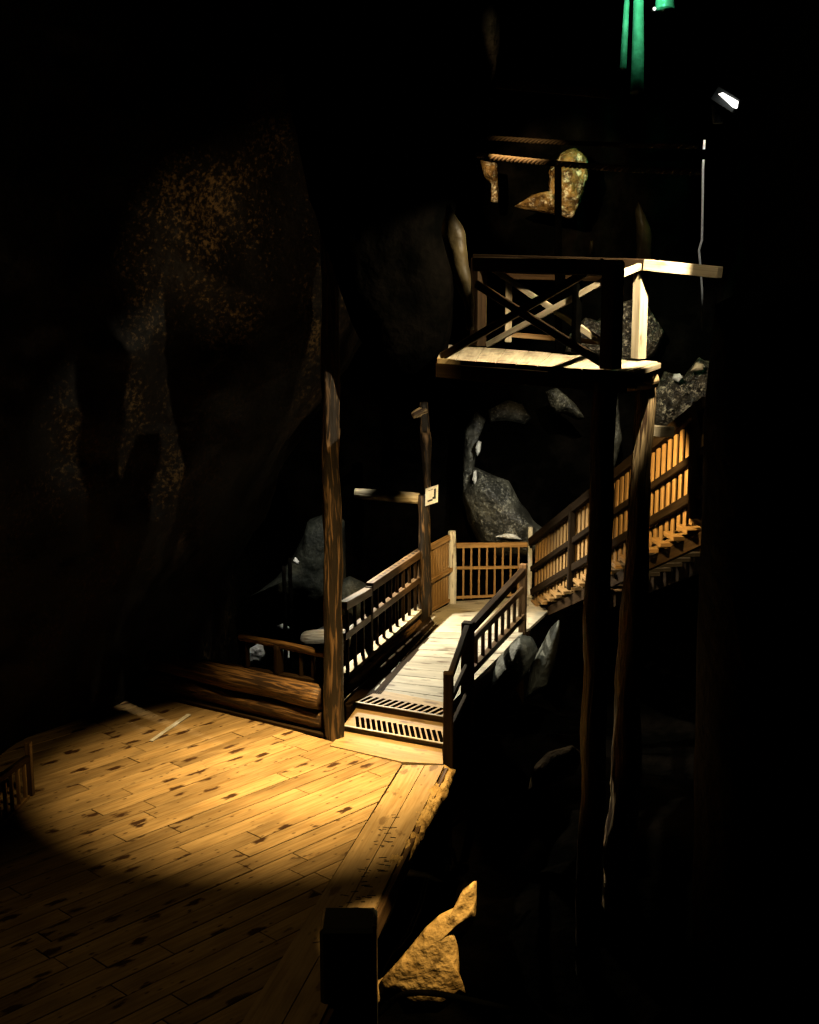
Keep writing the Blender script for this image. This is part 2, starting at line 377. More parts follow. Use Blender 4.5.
# dark squat pillar by the near right corner of the deck
pc = G(350, 1015, -.1)
xm = (PY(320, 950, 9.7).x + PY(376, 950, 9.7).x) / 2
t = thing('bollard', (xm, 9.9, -1.6), 'dark square pillar with a narrow bright edge strip beside the deck', 'pillar')
xa, xb = PY(320, 906, 10.1), PY(375, 906, 10.1)
bm = BM(); beam(bm, (xm, 9.9, -1.6), (xm, 9.9, xa.z), xb.x - xa.x, .4, up=Vector((0, 1, 0)), bev=.03)
put('shaft', bm, M['darkmetal'], t)
bm = BM(); q0, q1 = PY(374.5, 925, 9.69), PY(374.5, 968, 9.69); beam(bm, q0, q1, .02, .03); put('edge_strip', bm, M['brown'], t)  # lit edge of the shaft drawn as a lighter strip
# ------------------------------------------------------------------ steps + walkway
st = thing('steps', G(395, 735), 'two low wooden steps with bright nosings from deck to walkway', 'steps')
z1, z2 = .09, ZW
nl1, nr1 = G(343.5, 725.5, z1), G(444, 743.5, z1)
nl2, nr2 = G(356, 702, z2), G(444, 716.5, z2)
bkl, bkr = G(380, 690, z2), G(448, 703, z2)
def stepblock(a, b, c, d, zt, name='tread'):
    return put(name, slab([a, b, c, d], -.05, zt, b - a), M['border'], st)
fw = (nl1 - nl2); fw.z = 0
stepblock(nl1, nr1, nr2 - fw * .15, nl2 - fw * .15, z1)
stepblock(nl2, nr2, bkr, bkl, z2)
for (a, b, zt, fwd) in ((nl1, nr1, z1, 1), (nl2, nr2, z2, 1)):
    bm = BM(); o = Vector((0, -.012, .004)); beam(bm, a + o, b + o, .03, .012, bev=.002); put('nosing_strip', bm, M['nosing'], st)
# grip bars: lower tread
def bars(a, b, back, n, t0, t1, z, frac0, frac1, skew, w):
    bm = BM()
    for k in range(n):
        t = t0 + (t1 - t0) * k / (n - 1)
        p = a.lerp(b, t); q = p + back
        s0 = p.lerp(q, frac0); s1 = p.lerp(q, frac1) + (b - a).normalized() * skew
        s0.z = s1.z = z + .003
        beam(bm, s0, s1, w, .008, bev=0)
    put('grip_bar', bm, M['blackrock'], st, kind='stuff')
dir12 = (nr1 - nl1); dir12.z = 0; dir12.normalize()
bk = Vector((-dir12.y, dir12.x, 0))
if bk.y < 0: bk = -bk
bars(nl1, nr1, bk * .5, 17, .14, 1.03, z1, .05, .72, -.2, .046)
bars(nl2, nr2, bk * .5, 14, .04, 1.0, z2, .03, .55, .04, .048)
# walkway boards laid across
wk = thing('walkway', G(450, 640, 0), 'raised boardwalk of pale grey planks leading from the steps to the landing', 'walkway')
wl0, wl1 = G(379, 696, ZW), G(437, 627, ZW)
wr0, wr1 = G(447, 707, ZW), G(528, 628, ZW)
bm = BM(); n = 11
for k in range(n):
    a, b = k / n, (k + 1) / n - .004
    q = [wl0.lerp(wl1, a), wr0.lerp(wr1, a), wr0.lerp(wr1, b), wl0.lerp(wl1, b)]
    merge(bm, slab(q, ZW - .05, ZW + random.uniform(-.002, .003), q[1] - q[0]))
put('plank', bm, M['walk'], wk)
# left edge: shadow built as a dark board, light through a gap as dashes
kl0, kl1 = G(373.5, 692, ZW), G(437, 622, ZW)
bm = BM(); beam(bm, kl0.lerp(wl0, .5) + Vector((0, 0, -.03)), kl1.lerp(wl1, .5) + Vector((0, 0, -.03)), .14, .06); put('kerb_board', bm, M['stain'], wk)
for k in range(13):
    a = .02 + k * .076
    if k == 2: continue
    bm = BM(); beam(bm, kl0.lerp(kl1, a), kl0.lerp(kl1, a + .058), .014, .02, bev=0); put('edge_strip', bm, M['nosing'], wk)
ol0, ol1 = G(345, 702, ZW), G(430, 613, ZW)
put('side_board', slab([ol0, kl0, kl1, ol1], ZW - .06, ZW - .02, kl1 - kl0), M['stain'], wk)  # dark tone holds the shadow of the side logs
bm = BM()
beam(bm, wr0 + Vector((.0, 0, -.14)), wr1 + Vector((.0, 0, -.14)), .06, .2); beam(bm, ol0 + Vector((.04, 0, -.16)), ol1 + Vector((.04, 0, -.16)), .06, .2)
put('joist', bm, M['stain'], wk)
# landing
ld = thing('landing', G(480, 610, 0), 'brown plank landing between the walkway and the stairs', 'landing')
A0, A1, A2, A3, A4 = G(429, 614, ZW), G(455, 601, ZW), G(529, 596, ZW), G(560, 600, ZW), G(528, 629, ZW)
L0 = G(437, 627.5, ZW)
bm = BM(); n = 6
for k in range(n):
    a, b = k / n, (k + 1) / n - .004
    e0, e1 = L0, A1; f0, f1 = A4, A2
    q = [e0.lerp(e1, a), f0.lerp(f1, a), f0.lerp(f1, b), e0.lerp(e1, b)]
    merge(bm, slab(q, ZW - .05, ZW + random.uniform(-.002, .003), q[1] - q[0]))
merge(bm, slab([L0, A1, A0], ZW - .05, ZW - .001, A1 - A0))
merge(bm, slab([A2, A4, A3], ZW - .05, ZW - .001, A3 - A2))
put('plank', bm, M['walk'], ld)
for p in (L0.lerp(A2, .15), A1.lerp(A4, .12), A2.lerp(L0, .1), A4.lerp(A1, .1)):
    bm = BM(); beam(bm, (p.x, p.y, -2.0), (p.x, p.y, ZW - .06), .14, .14); put('support_post', bm, M['brown'], ld)
# ------------------------------------------------------------------ railings
def rail_thing(name, base, label, cat='railing'):
    return thing(name, base, label, cat)
def seg(parent, name, P, a, b, w, h, mat, dz=0.0):
    """a straight member between two image points of the plane P"""
    bm = BM(); beam(bm, P(*a), P(*b), w, h); return put(name, bm, mat, parent)
def upright(parent, name, x, y, P, ztop_pt, w, mat, zbase=None, d=None):
    top = P(*ztop_pt); zb = P(x, y).z if zbase is None else zbase
    bm = BM(); beam(bm, (top.x, top.y, zb), top, w, d or w, up=PERP[0]); return put(name, bm, mat, parent)
PERP = [Vector((0, 1, 0))]
# right railing of the walkway
ra, rb = G(468, 622, ZW + 1.07), G(524, 566, ZW + 1.07)
R = VP(ra, rb); PERP[0] = Vector((rb.y - ra.y, ra.x - rb.x, 0)).normalized()
rr = rail_thing('walkway_railing', (ra.x, ra.y, 0), 'dark railing with short balusters along the right edge of the walkway')
upright(rr, 'post', 0, 0, R, (468, 622), .15, M['stain'], -.6)
upright(rr, 'post', 0, 0, R, (523.5, 564), .11, M['brown'], -.45)
seg(rr, 'top_rail', R, (470, 629), (523, 571.5), .10, .115, M['stain'])
seg(rr, 'mid_rail', R, (471, 642), (523, 589), .05, .10, M['brown'])
seg(rr, 'bottom_rail', R, (471, 671), (523, 616), .09, .10, M['brown'])
for k in range(8):
    a = (k + .7) / 8.2; b0 = R(471, 669).lerp(R(523, 614), a); t0 = R(471, 640).lerp(R(523, 587), a)
    bm = BM(); beam(bm, (t0.x, t0.y, b0.z), t0, .05, .05, up=PERP[0]); put('baluster', bm, M['brown'], rr)
# sloping end of the railing down to the newel on the deck
nb = G(448, 757, 0); 
nz = PY(448, 672, nb.y).z
bm = BM(); beam(bm, (nb.x, nb.y, -.5), (nb.x, nb.y, nz), .125, .125, up=Vector((0, 1, 0)), bev=.015); put('newel_post', bm, M['stain'], rr)
N = VP(nb, Vector((ra.x, ra.y, 0)))
seg(rr, 'end_rail', N, (450, 677), (467, 628), .07, .09, M['stain'])
seg(rr, 'end_rail', N, (451, 699), (467, 665), .05, .08, M['stain'])
seg(rr, 'end_rail', N, (451, 728), (467, 694), .05, .08, M['stain'])
# left railing of the walkway
la, lb = G(343, 605, ZW + 1.07), G(424, 548, ZW + 1.07)
LP = VP(la, lb); PERP[0] = Vector((lb.y - la.y, la.x - lb.x, 0)).normalized()
lr = rail_thing('walkway_railing', (la.x, la.y, 0), 'weathered railing on top of low logs along the left side of the walkway')
seg(lr, 'top_rail', LP, (343, 606), (368.5, 591.5), .12, .12, M['brown'])
seg(lr, 'top_rail', LP, (369.5, 587), (424, 550), .12, .13, M['brown'])
seg(lr, 'mid_rail', LP, (343, 637), (424, 575), .09, .11, M['brown'])
seg(lr, 'ledge_board', LP, (343, 675), (424, 605), .17, .07, M['pale'])
tp, bt = (LP(343, 608), LP(424, 552)), (LP(343, 673), LP(424, 603))
for k in range(12):
    a = (k + .5) / 12; t0 = tp[0].lerp(tp[1], a); b0 = bt[0].lerp(bt[1], a)
    bm = BM(); beam(bm, (t0.x, t0.y, b0.z), t0 + Vector((0, 0, -.03)), .055, .045, up=PERP[0]); put('baluster', bm, M['stain'], lr)
for (x, yt, yb) in ((369, 586, 668),):
    t0 = LP(x, yt); b0 = LP(x, yb); bm = BM(); beam(bm, (t0.x, t0.y, b0.z - .1), t0, .10, .10, up=PERP[0]); put('post', bm, M['stain'], lr)
bm = BM()                                  # dark studs on the lit top rail
for k in range(15):
    p = LP(369.5, 584).lerp(LP(424, 547), (k + .5) / 15) ; beam(bm, p + Vector((-.012, -.01, .012)), p + Vector((.025, .035, .012)), .03, .02, bev=0)
put('stud', bm, M['black'], lr, kind='stuff')
for k, (ya, yb2, r) in enumerate(((690, 618, .11),)):
    bm = BM(); logm(bm, LP(343, ya), LP(426, yb2), r, r * .9, seed=k + 3); put('side_log', bm, M['log'], lr, smooth=True)
bm = BM(); p0, p1 = LP(343, 712), LP(426, 632); logm(bm, p0, p1, .12, .11, seed=9); put('side_log', bm, M['log'], lr, smooth=True)
# side panel + back railing of the landing
W = G(452, 603, ZW)
pa = G(430, 612, ZW); SP = VP(pa, W)
sp = rail_thing('side_fence', (pa.x, pa.y, ZW), 'short closed pine fence panel between the tall log post and the whitewashed post')
seg(sp, 'top_rail', SP, (430, 547.5), (449, 537.5), .07, .09, M['pine'])
seg(sp, 'mid_rail', SP, (430, 581), (451, 569), .09, .07, M['pine'])
seg(sp, 'bottom_rail', SP, (430, 611), (449, 600), .05, .05, M['pine'])
a0, a1 = SP(430.5, 549), SP(448.5, 539.5)
for k in range(7):
    p = a0.lerp(a1, (k + .5) / 7); bm = BM(); w = (a1 - a0).length / 7 - .012
    beam(bm, (p.x, p.y + .03, ZW + .03), (p.x, p.y + .03, p.z), w, .025, up=Vector((a1.y - a0.y, a0.x - a1.x, 0)).normalized(), bev=.003); put('slat', bm, M['pine'], sp)
bm = BM(); tp_ = PY(450.5, 531, W.y); logm(bm, (W.x, W.y, -.3), (W.x, W.y, tp_.z), .075, .07, bump=.05, seed=4, seg=14)
tag(put('fence_post', bm, M['whitepost'], smooth=True), 'whitewashed flaking round post at the left corner of the landing', 'post')
E = G(528.5, 597, ZW); BP = VP(W, E)
bf = rail_thing('landing_railing', (W.x, W.y, ZW), 'orange pine railing with thin balusters across the back of the landing')
seg(bf, 'top_rail', BP, (456, 545.5), (527, 544.5), .06, .085, M['pine'])
seg(bf, 'mid_rail', BP, (456, 568), (527, 567), .06, .045, M['pine'])
seg(bf, 'bottom_rail', BP, (456, 597.5), (527, 594.5), .05, .04, M['pine'])
for k in range(8):
    a = (k + .95) / 9.0; x = 456 + 71 * a
    p = BP(x, 547); bm = BM(); beam(bm, (p.x, p.y, ZW + .05), (p.x, p.y, p.z), .032, .032, up=Vector((0, 1, 0)), bev=.004); put('baluster', bm, M['pine'], bf)
bm = BM(); p = BP(530.5, 527); beam(bm, (p.x, p.y, -.5), p, .075, .075, up=Vector((0, 1, 0)), bev=.012)
tag(put('fence_post', bm, M['white']), 'white painted newel post at the foot of the stairs', 'post')
# ------------------------------------------------------------------ stairs
C0 = G(533, 602, ZW); C1 = PY(694, 520, 14.5); S = VP(C0, C1)
sd2 = Vector((C1.x - C0.x, C1.y - C0.y, 0)); slen = sd2.length; sdir = sd2.normalized(); snor = Vector((-sdir.y, sdir.x, 0))
if snor.x < 0: snor = -snor                # away from the railing, to the right
stair = thing('staircase', (C0.x, C0.y, -.2), 'long wooden staircase climbing right from the landing towards the platform', 'staircase')
NS = 17
for k in range(NS + 1):
    t = (k + .3) / NS; p = C0.lerp(C1, t)
    bm = BM(); c = p + snor * .5 - UP * .05
    beam(bm, c - sdir * .17, c + sdir * .17, 1.06, .055); put('tread', bm, M['pine'] , stair)
bm = BM(); beam(bm, C0 + snor * .95 - UP * .22, C1 + sdir * .3 + UP * .15 + snor * .95 - UP * .22, .06, .24); put('stringer', bm, M['stain'], stair)
bm = BM(); beam(bm, C0 + snor * .14 - UP * .24, C1 + sdir * .3 + UP * .15 + snor * .14 - UP * .24, .06, .16); put('stringer', bm, M['stain'], stair)
sr = rail_thing('stair_railing', (C0.x, C0.y, ZW), 'slatted railing with dark rails climbing along the staircase')
PERP[0] = snor
seg(sr, 'top_rail', S, (531, 542), (707, 402), .10, .13, M['stairstain'])
seg(sr, 'mid_rail', S, (532, 569), (707, 449), .07, .085, M['stairstain'])
seg(sr, 'bottom_rail', S, (532, 592), (707, 488.5), .07, .11, M['stairstain'])
NSL = 37; tt, bb = (S(531, 545), S(700, 410)), (C0, C1)
for k in range(NSL + 1):
    t = k / NSL
    q = C0 + (C1 - C0) * t; x0 = S(533, 541); x1 = S(694, 412.5)
    ztop = x0.z + (x1.z - x0.z) * t
    bm = BM(); o = snor * .045
    beam(bm, Vector((q.x, q.y, q.z - .02)) + o, Vector((q.x, q.y, ztop)) + o, .10, .022, up=snor, bev=.003); put('slat', bm, M['pine'], sr)
for xx, yt, yb in ((574, 505, 585), (640, 447, 545), (700, 402, 512)):
    p = S(xx, yt); q = S(xx, yb); bm = BM(); o = -snor * .03; beam(bm, Vector((p.x, p.y, q.z - .1)) + o, p + o, .09, .09, up=snor); put('post', bm, M['stairstain'], sr)
# ------------------------------------------------------------------ platform
ZP = 4.93
a, b, c, d = G(437, 358.5, ZP), G(629, 372, ZP), G(658, 361.5, ZP), G(443, 344, ZP)
pf = thing('platform', (b.x, b.y, ZP - .2), 'raised timber viewing platform floor with pale boards, high above the stairs', 'platform')
bm = BM(); n = 9
for k in range(n):
    u, v = k / n + .002, (k + 1) / n - .002
    q = [a.lerp(b, u), a.lerp(b, v), d.lerp(c, v), d.lerp(c, u)]
    merge(bm, slab(q, ZP - .05, ZP + random.uniform(-.001, .001), q[3] - q[0]))
put('floor_plank', bm, M['pale'], pf)
bm = BM(); beam(bm, a + Vector((0, .02, -.13)), b + Vector((-.02, .02, -.13)), .05, .16); beam(bm, a + Vector((.02, .05, -.13)), d + Vector((0, 0, -.13)), .05, .16)
beam(bm, d + Vector((0, 0, -.13)), c + Vector((-.05, -.03, -.13)), .05, .16); put('fascia', bm, M['stairstain'], pf)
bm = BM(); beam(bm, b + Vector((.0, 0.02, -.04)), c + Vector((.0, -.02, -.04)), .06, .06); put('edge_board', bm, M['pale'], pf)
# log bearers under the right edge, log posts
for i, (x, y, Y0, Y1, r) in enumerate(((652, 377, c.y - .2, c.y + 1.4, .085), (636, 385, b.y + .5, b.y + 2.2, .045))):
    p = PY(x, y, Y0); bm = BM(); logm(bm, p, (p.x - 1.6, p.y + 1.0, p.z), r, r, seed=i + 20, seg=16); put('bearer_log', bm, M['roughlog'], pf, smooth=True)
p = PY(643, 385, c.y - .1)
bm = BM(); logm(bm, p + Vector((-.45, -.2, .0)), p + Vector((.14, .05, .05)), .09, .09, seed=31); put('cross_log', bm, M['roughlog'], pf, smooth=True)
p = PY(647, 385, c.y + .05); p2 = PY(637, 520, c.y + .05)
bm = BM(); logm(bm, (p2.x - .08, p2.y, -1.6), (p.x - .01, p.y, p.z + .02), .19, .10, bump=.10, seed=33)
put('log_post', bm, M['roughlog'], pf, smooth=True)
p = PY(604, 378, b.y + .25)
bm = BM(); logm(bm, (p.x, p.y, -2.5), (p.x, p.y, ZP - .12), .14, .12, bump=.08, seed=37); put('log_post', bm, M['bark'], pf, smooth=True)
# front railing (seen from its dark side)
FP = VP(a + Vector((.03, .05, 0)), b + Vector((-.06, .06, 0))); PERP[0] = Vector((0, 1, 0))
fr = rail_thing('platform_railing', (a.x, a.y, ZP), 'dark front railing of the high platform with crossed braces')
def post_px(parent, P, x, yt, yb, w, mat, name='post'):
    t0 = P(x, yt); zb = P(x, yb).z; bm = BM(); 
    e = P(x + 20, yt) - t0; beam(bm, (t0.x, t0.y, zb), t0, w, w, up=Vector((e.y, -e.x, 0)).normalized()); return put(name, bm, mat, parent)
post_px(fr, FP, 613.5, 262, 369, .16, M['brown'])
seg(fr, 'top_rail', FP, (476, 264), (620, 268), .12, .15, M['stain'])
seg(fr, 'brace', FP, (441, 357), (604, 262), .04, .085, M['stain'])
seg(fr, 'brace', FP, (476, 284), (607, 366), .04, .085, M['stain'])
# back railing
KP = VP(d + Vector((.05, -.08, 0)), c + Vector((-.12, -.06, 0)))
kr = rail_thing('platform_railing', (d.x, d.y, ZP), 'back railing of the high platform with pale crossed braces and a long top rail')
post_px(kr, KP, 479, 258, 346, .15, M['stain']); post_px(kr, KP, 641.5, 264, 359, .12, M['pale']); post_px(kr, KP, 578, 262, 352, .085, M['blackrock'])  # middle post painted black for the shade it stands in
post_px(kr, KP, 606, 268, 354, .055, M['pale'])
seg(kr, 'top_rail', KP, (477, 259), (651, 265), .14, .12, M['stain'])
K2 = VP(d + Vector((.05, .0, 0)), c + Vector((-.12, .02, 0)))
seg(kr, 'brace', K2, (486, 264), (606, 345), .04, .075, M['pale'])
seg(kr, 'brace', KP, (487, 345), (606, 280), .03, .075, M['pale'])
# right side railing pieces
q0, q1 = FP(616, 276), KP(636, 268)
bm = BM(); beam(bm, FP(614, 277), KP(641, 266), .05, .07); put('side_rail', bm, M['pale'], kr)
# sliver of the first lit post
# lit handrail going right
bm = BM(); beam(bm, PY(646, 265, c.y - .05), PY(720, 272.5, c.y - .6), .12, .115); 
tag(put('handrail', bm, M['pale']), 'pale timber handrail jutting right from the corner of the high platform', 'handrail')
# low railing beyond the platform
def YP(Y): return lambda x, y: PY(x, y, Y)
Yb = d.y + 1.3
br_ = rail_thing('walkway_railing', PY(550, 345, Yb), 'lower pale railing seen through the braces behind the high platform')
seg(br_, 'top_rail', YP(Yb), (500, 276), (606, 279), .07, .075, M['brown'])
seg(br_, 'bottom_rail', YP(Yb), (504, 334), (606, 343), .05, .07, M['pine'])
post_px(br_, YP(Yb - .03), 509, 279, 342, .09, M['pale']); post_px(br_, YP(Yb), 608, 278, 350, .09, M['pale'])
# ------------------------------------------------------------------ tall posts and logs at the deck
p = G(335, 737, 0)
bm = BM(); logm(bm, (p.x, p.y, -.3), (p.x - .01, p.y, 7.5), .125, .10, bump=.09, seed=41, seg=26)
tag(put('log_post', bm, M['bark'], smooth=True), 'thick bark covered post rising from the deck corner beside the steps', 'post')
p = SP(425, 600); p = Vector((p.x, p.y, 0)); pt_ = PY(425, 400, p.y)
t = thing('log_post', p, 'tall crooked log post with a knotted head, carrying the white sign', 'post')
bm = BM(); q = PY(424, 495, p.y); logm(bm, (p.x, p.y, -.4), (q.x, q.y, q.z), .12, .09, bump=.1, seed=43)
q2 = PY(428, 480, p.y); logm(bm, (q2.x, q2.y, q2.z - .3), PY(425, 432, p.y), .05, .09, bump=.12, seed=44); logm(bm, PY(425, 434, p.y), PY(424, 402, p.y), .09, .07, bump=.12, seed=45)
put('trunk', bm, M['bark'], t, smooth=True)
bm = BM(); logm(bm, PY(426, 409, p.y), PY(412, 416, p.y - .05), .08, .05, bump=.2, seed=46); put('branch_stub', bm, M['roughlog'], t, smooth=True)
bm = BM(); logm(bm, PY(355, 493, p.y + .25), PY(419, 498.5, p.y + .05), .085, .10, bump=.05, seed=47)
tag(put('log_beam', bm, M['palelog'], smooth=True), 'pale barkless log reaching left from the tall log post beside the sign', 'log')
# sign
s0, s1, s2, s3 = (PY(425.8, 489, p.y - .17), PY(438.2, 484.8, p.y - .12), PY(438, 501.5, p.y - .12), PY(425.5, 506.3, p.y - .17))
sg = thing('sign', (s0.x, s0.y, s3.z), 'small white sign with a black corner mark on the tall log post', 'sign')
ex = (s1 - s0); ez = (s3 - s0); en = ex.cross(ez).normalized()
if en.y > 0: en = -en
def quad3(name, u0, v0, u1, v1, thick, off, mat):
    bm = BM(); vs = []
    for k in (0, 1):
        for (u, v) in ((u0, v0), (u1, v0), (u1, v1), (u0, v1)): vs.append(bm.verts.new(s0 + ex * u + ez * v + en * (off - thick * k)))
    bm.faces.new(vs[:4]); bm.faces.new(vs[4:][::-1])
    for i in range(4): bm.faces.new((vs[i], vs[(i + 1) % 4], vs[4 + (i + 1) % 4], vs[4 + i]))
    return put(name, bm, mat, sg)
quad3('panel', 0, 0, 1, 1, .02, 0, M['white'])
quad3('border_line', .18, .14, .6, .16, .004, .005, M['darkmetal'])
quad3('corner_mark', .66, .16, .82, .74, .004, .005, M['black']); quad3('corner_mark', .16, .70, .56, .80, .004, .005, M['black'])
quad3('corner_mark', .55, .60, .75, .72, .004, .0055, M['black'])
# ------------------------------------------------------------------ log wall left of the deck
P0 = G(328, 733, 0); P1 = G(120, 683, 0); LW = VP(P0, P1)
lw = thing('log_wall', P0, 'low wall of two stacked brown logs along the back edge of the deck', 'wall')
bm = BM(); u0, u1 = LW(324, 699), LW(150, 667.5); logm(bm, (u0.x, u0.y, .46), (u1.x, u1.y, .46), .165, .14, bump=.05, seed=51, seg=28); put('log', bm, M['log'], lw, smooth=True)
bm = BM(); u0, u1 = LW(325, 722), LW(150, 690); logm(bm, (u0.x, u0.y, .18), (u1.x, u1.y, .18), .14, .15, bump=.05, seed=52, seg=28); put('log', bm, M['log'], lw, smooth=True)
bm = BM(); beam(bm, (u0.x, u0.y - .16, .02), (u1.x, u1.y - .16, .02), .07, .05); put('skirting_board', bm, M['stain'], lw)
bm = BM(); e0 = LW(326, 700); beam(bm, (e0.x + .02, e0.y - .03, .05), (e0.x + .02, e0.y - .03, .6), .05, .25, up=Vector((0, 1, 0))); put('end_board', bm, M['brown'], lw)
# low railing above the log wall
LQ = VP(P0 + Vector((0, .25, 0)), P1 + Vector((0, .25, 0)))
lq = rail_thing('low_railing', LQ(325, 680), 'low dark railing just above the stacked log wall')
bm = BM(); logm(bm, LQ(240, 637), LQ(327, 654), .05, .055, bump=.06, seed=55); put('top_rail', bm, M['log'], lq, smooth=True)
seg(lq, 'bottom_rail', LQ, (200, 664), (328, 685), .12, .13, M['stain'])
for x, w in ((247, .06), (278, .12), (301, .05), (313, .05)):
    y0 = 637 + (x - 240) * .195; t0 = LQ(x, y0); q = LQ(x, y0 + 32); bm = BM(); logm(bm, (t0.x, t0.y, q.z), t0, w * .6, w * .55, seed=x); put('baluster', bm, M['stain'], lq, smooth=True)
# two thin dark poles behind
for i, (x, yt, lab) in enumerate(((284, 566, 'thin dark upright pole against the grey rock, left of two'), (290, 558, 'thin dark upright pole against the grey rock, right of two'))):
    t0 = PY(x, yt, 19.2); q = PY(x, 668, 19.2); bm = BM(); logm(bm, (t0.x, t0.y, -1.2), t0, .035, .03, seed=60 + i); tag(put('pole', bm, M['blackrock'], smooth=True), lab, 'pole')
# ------------------------------------------------------------------ small fence lower left
f0, f1 = G(29, 797, 0), G(-30, 858, 0); QP = VP(f0, f1)
lf = rail_thing('slatted_fence', f0, 'short orange slatted fence at the far left edge of the deck', 'fence')
post_px(lf, QP, 28, 742, 798, .07, M['brown'])
seg(lf, 'top_rail', QP, (29, 757), (-30, 800), .06, .07, M['stain'])
seg(lf, 'bottom_rail', QP, (28, 797), (-30, 857), .05, .05, M['pine'])
for k in range(9):
    x = 23.5 - 6.6 * k; t0 = QP(x, 757 + (29 - x) * .73); bm = BM(); beam(bm, (t0.x, t0.y, .02), t0, .045, .03, up=Vector((0, 1, 0))); put('slat', bm, M['pine'], lf)
# ------------------------------------------------------------------ rocks
def rk(name, pts, Y, depth, mat, label, n=(0, -1, .25), **k):
    o = lump(name, pts, (lambda x, y: PY(x, y, Y)), n, depth, mat, **k); tag(o, label, 'rock'); return o
rk('boulder', [(380, 1000), (378, 985), (398, 962), (412, 945), (425, 930), (440, 915), (462, 905), (463, 892), (477, 880), (476, 917), (452, 931), (458, 945), (459, 975), (466, 992), (440, 1012), (404, 1014), (396, 1000)], 10.6, .22, M['ochre'],
   'ochre rock lit by a lamp below the right side of the deck', amp=.05, freq=3, seed=1, jag=.01, n=(0, -.6, .8))  # shape follows the edge of the pool of light
rk('boulder', [(368, 1003), (372, 985), (388, 975), (385, 1000), (380, 1012)], 10.9, .1, M['ochre'], 'small ochre stone at the foot of the dark square pillar', amp=.03, seed=3)
lump('rock_ledge', [(446, 764), (456, 770), (447, 795), (423, 838), (398, 880), (376, 915), (366, 925), (372, 900), (396, 850), (420, 806), (436, 775)], lambda x, y: G(x, y, -.12), (0, -.1, 1), .12, M['ochre'], amp=.12, freq=5, seed=6, jag=.06)
tag(bpy.data.objects['rock_ledge'], 'rough ochre rock ledge running along the right border of the deck', 'rock')
rk('boulder', [(466, 700), (484, 676), (505, 650), (520, 634), (532, 637), (538, 650), (530, 668), (515, 690), (495, 715)], 18.6, .5, M['greygreen'], 'smooth grey green boulder below the right railing of the walkway', amp=.06, freq=1.2, seed=8)
rk('boulder', [(530, 668), (540, 648), (552, 626), (559, 620), (560, 632), (556, 660), (545, 690), (525, 700)], 18.9, .35, M['greygreen'], 'pointed grey green rock below the foot of the stairs', amp=.05, freq=1.5, seed=9)
rk('boulder', [(528, 790), (532, 768), (548, 752), (572, 745), (585, 755), (575, 775), (550, 785)], 14.5, .25, M['dimbrown'], 'dim brown rock lying alone in the dark below the stairs', amp=.06, seed=10)
rk('boulder', [(466, 476), (474, 466), (492, 474), (508, 480), (522, 505), (536, 522), (552, 536), (545, 560), (500, 560), (480, 548), (468, 520), (462, 498)], 24.2, .8, M['grey'], 'grey speckled rock bulging behind the landing railing', amp=.12, freq=1.6, seed=12, jag=.05)
rk('boulder', [(545, 392), (556, 388), (566, 396), (576, 406), (585, 419), (578, 420), (566, 414), (556, 414), (548, 404)], 24.7, .3, M['grey'], 'narrow grey speckled rock slab just under the high platform', amp=.06, freq=2, seed=13)
rk('boulder', [(488, 410), (508, 400), (522, 404), (532, 418), (525, 424), (505, 420), (490, 422)], 24.7, .3, M['grey'], 'dim grey rock bulge above the dark hollow behind the landing', amp=.06, freq=2, seed=14)
for i, (pts, lab) in enumerate((([(475, 448), (478, 440), (481.5, 442), (480, 452), (477, 457)], 'upper of two small white mineral streaks left of the dark hollow'),
        ([(472, 480), (473.5, 470), (476.5, 470), (477, 480), (475, 485)], 'lower of two small white mineral streaks left of the dark hollow'))):
    rk('mineral_crust', pts, 23.7, .06, M['salt'], lab, amp=.02, seed=30 + i, N=24, R=4, jag=.01)
rk('mineral_crust', [(494, 537), (505, 533), (515, 535), (523, 540), (510, 539)], 23.4, .08, M['salt'], 'white mineral crust just above the landing railing', amp=.04, seed=33, N=30, R=5)
rk('boulder', [(462, 465), (464, 430), (476, 412), (486, 420), (478, 440), (474, 468), (470, 500), (462, 500)], 24.3, .3, M['grey'], 'narrow dark grey rock rib left of the dark hollow', amp=.1, freq=2, seed=15)
# grey wall piece on the left
rk('cliff', [(243, 600), (258, 592), (276, 578), (292, 558), (303, 536), (308, 520), (330, 512), (345, 520), (346, 612), (312, 610), (290, 600), (268, 596)], 23.6, .5, M['greygreen'], 'grey green rock face behind the thick bark post', amp=.15, freq=1.2, seed=16)
rk('cliff', [(325, 612), (330, 585), (350, 575), (368, 585), (366, 615), (345, 630)], 22.6, .3, M['greygreen'], 'grey rock just right of the thick bark post, behind the left railing', amp=.12, freq=2, seed=17)
rk('mineral_crust', [(292, 562), (295, 556), (299, 561), (298, 565)], 19.6, .05, M['salt'], 'tiny white crystal knob at the top of the thin dark poles', amp=.01, seed=34, N=20, R=4)
rk('mineral_crust', [(276, 626), (284, 623), (292, 628), (288, 630), (280, 629)], 20.5, .06, M['salt'], 'small white mineral patch above the low railing', amp=.02, seed=35, N=20, R=4)
rk('boulder', [(243, 665), (246, 650), (262, 642), (268, 655), (262, 664), (250, 668)], 19.5, .15, M['salt'], 'white stone behind the low railing, left one', amp=.05, seed=36, N=30, R=6)
rk('boulder', [(268, 664), (276, 645), (288, 644), (292, 658), (280, 670)], 19.6, .15, M['salt'], 'white stone behind the low railing, right one', amp=.06, seed=37, N=30, R=6)
bm = BM(); logm(bm, PY(306, 640, 19.8), PY(345, 640, 19.4), .16, .17, seed=70)
tag(put('log', bm, M['palelog'], smooth=True), 'grey barkless log lying behind the thick bark post', 'log')
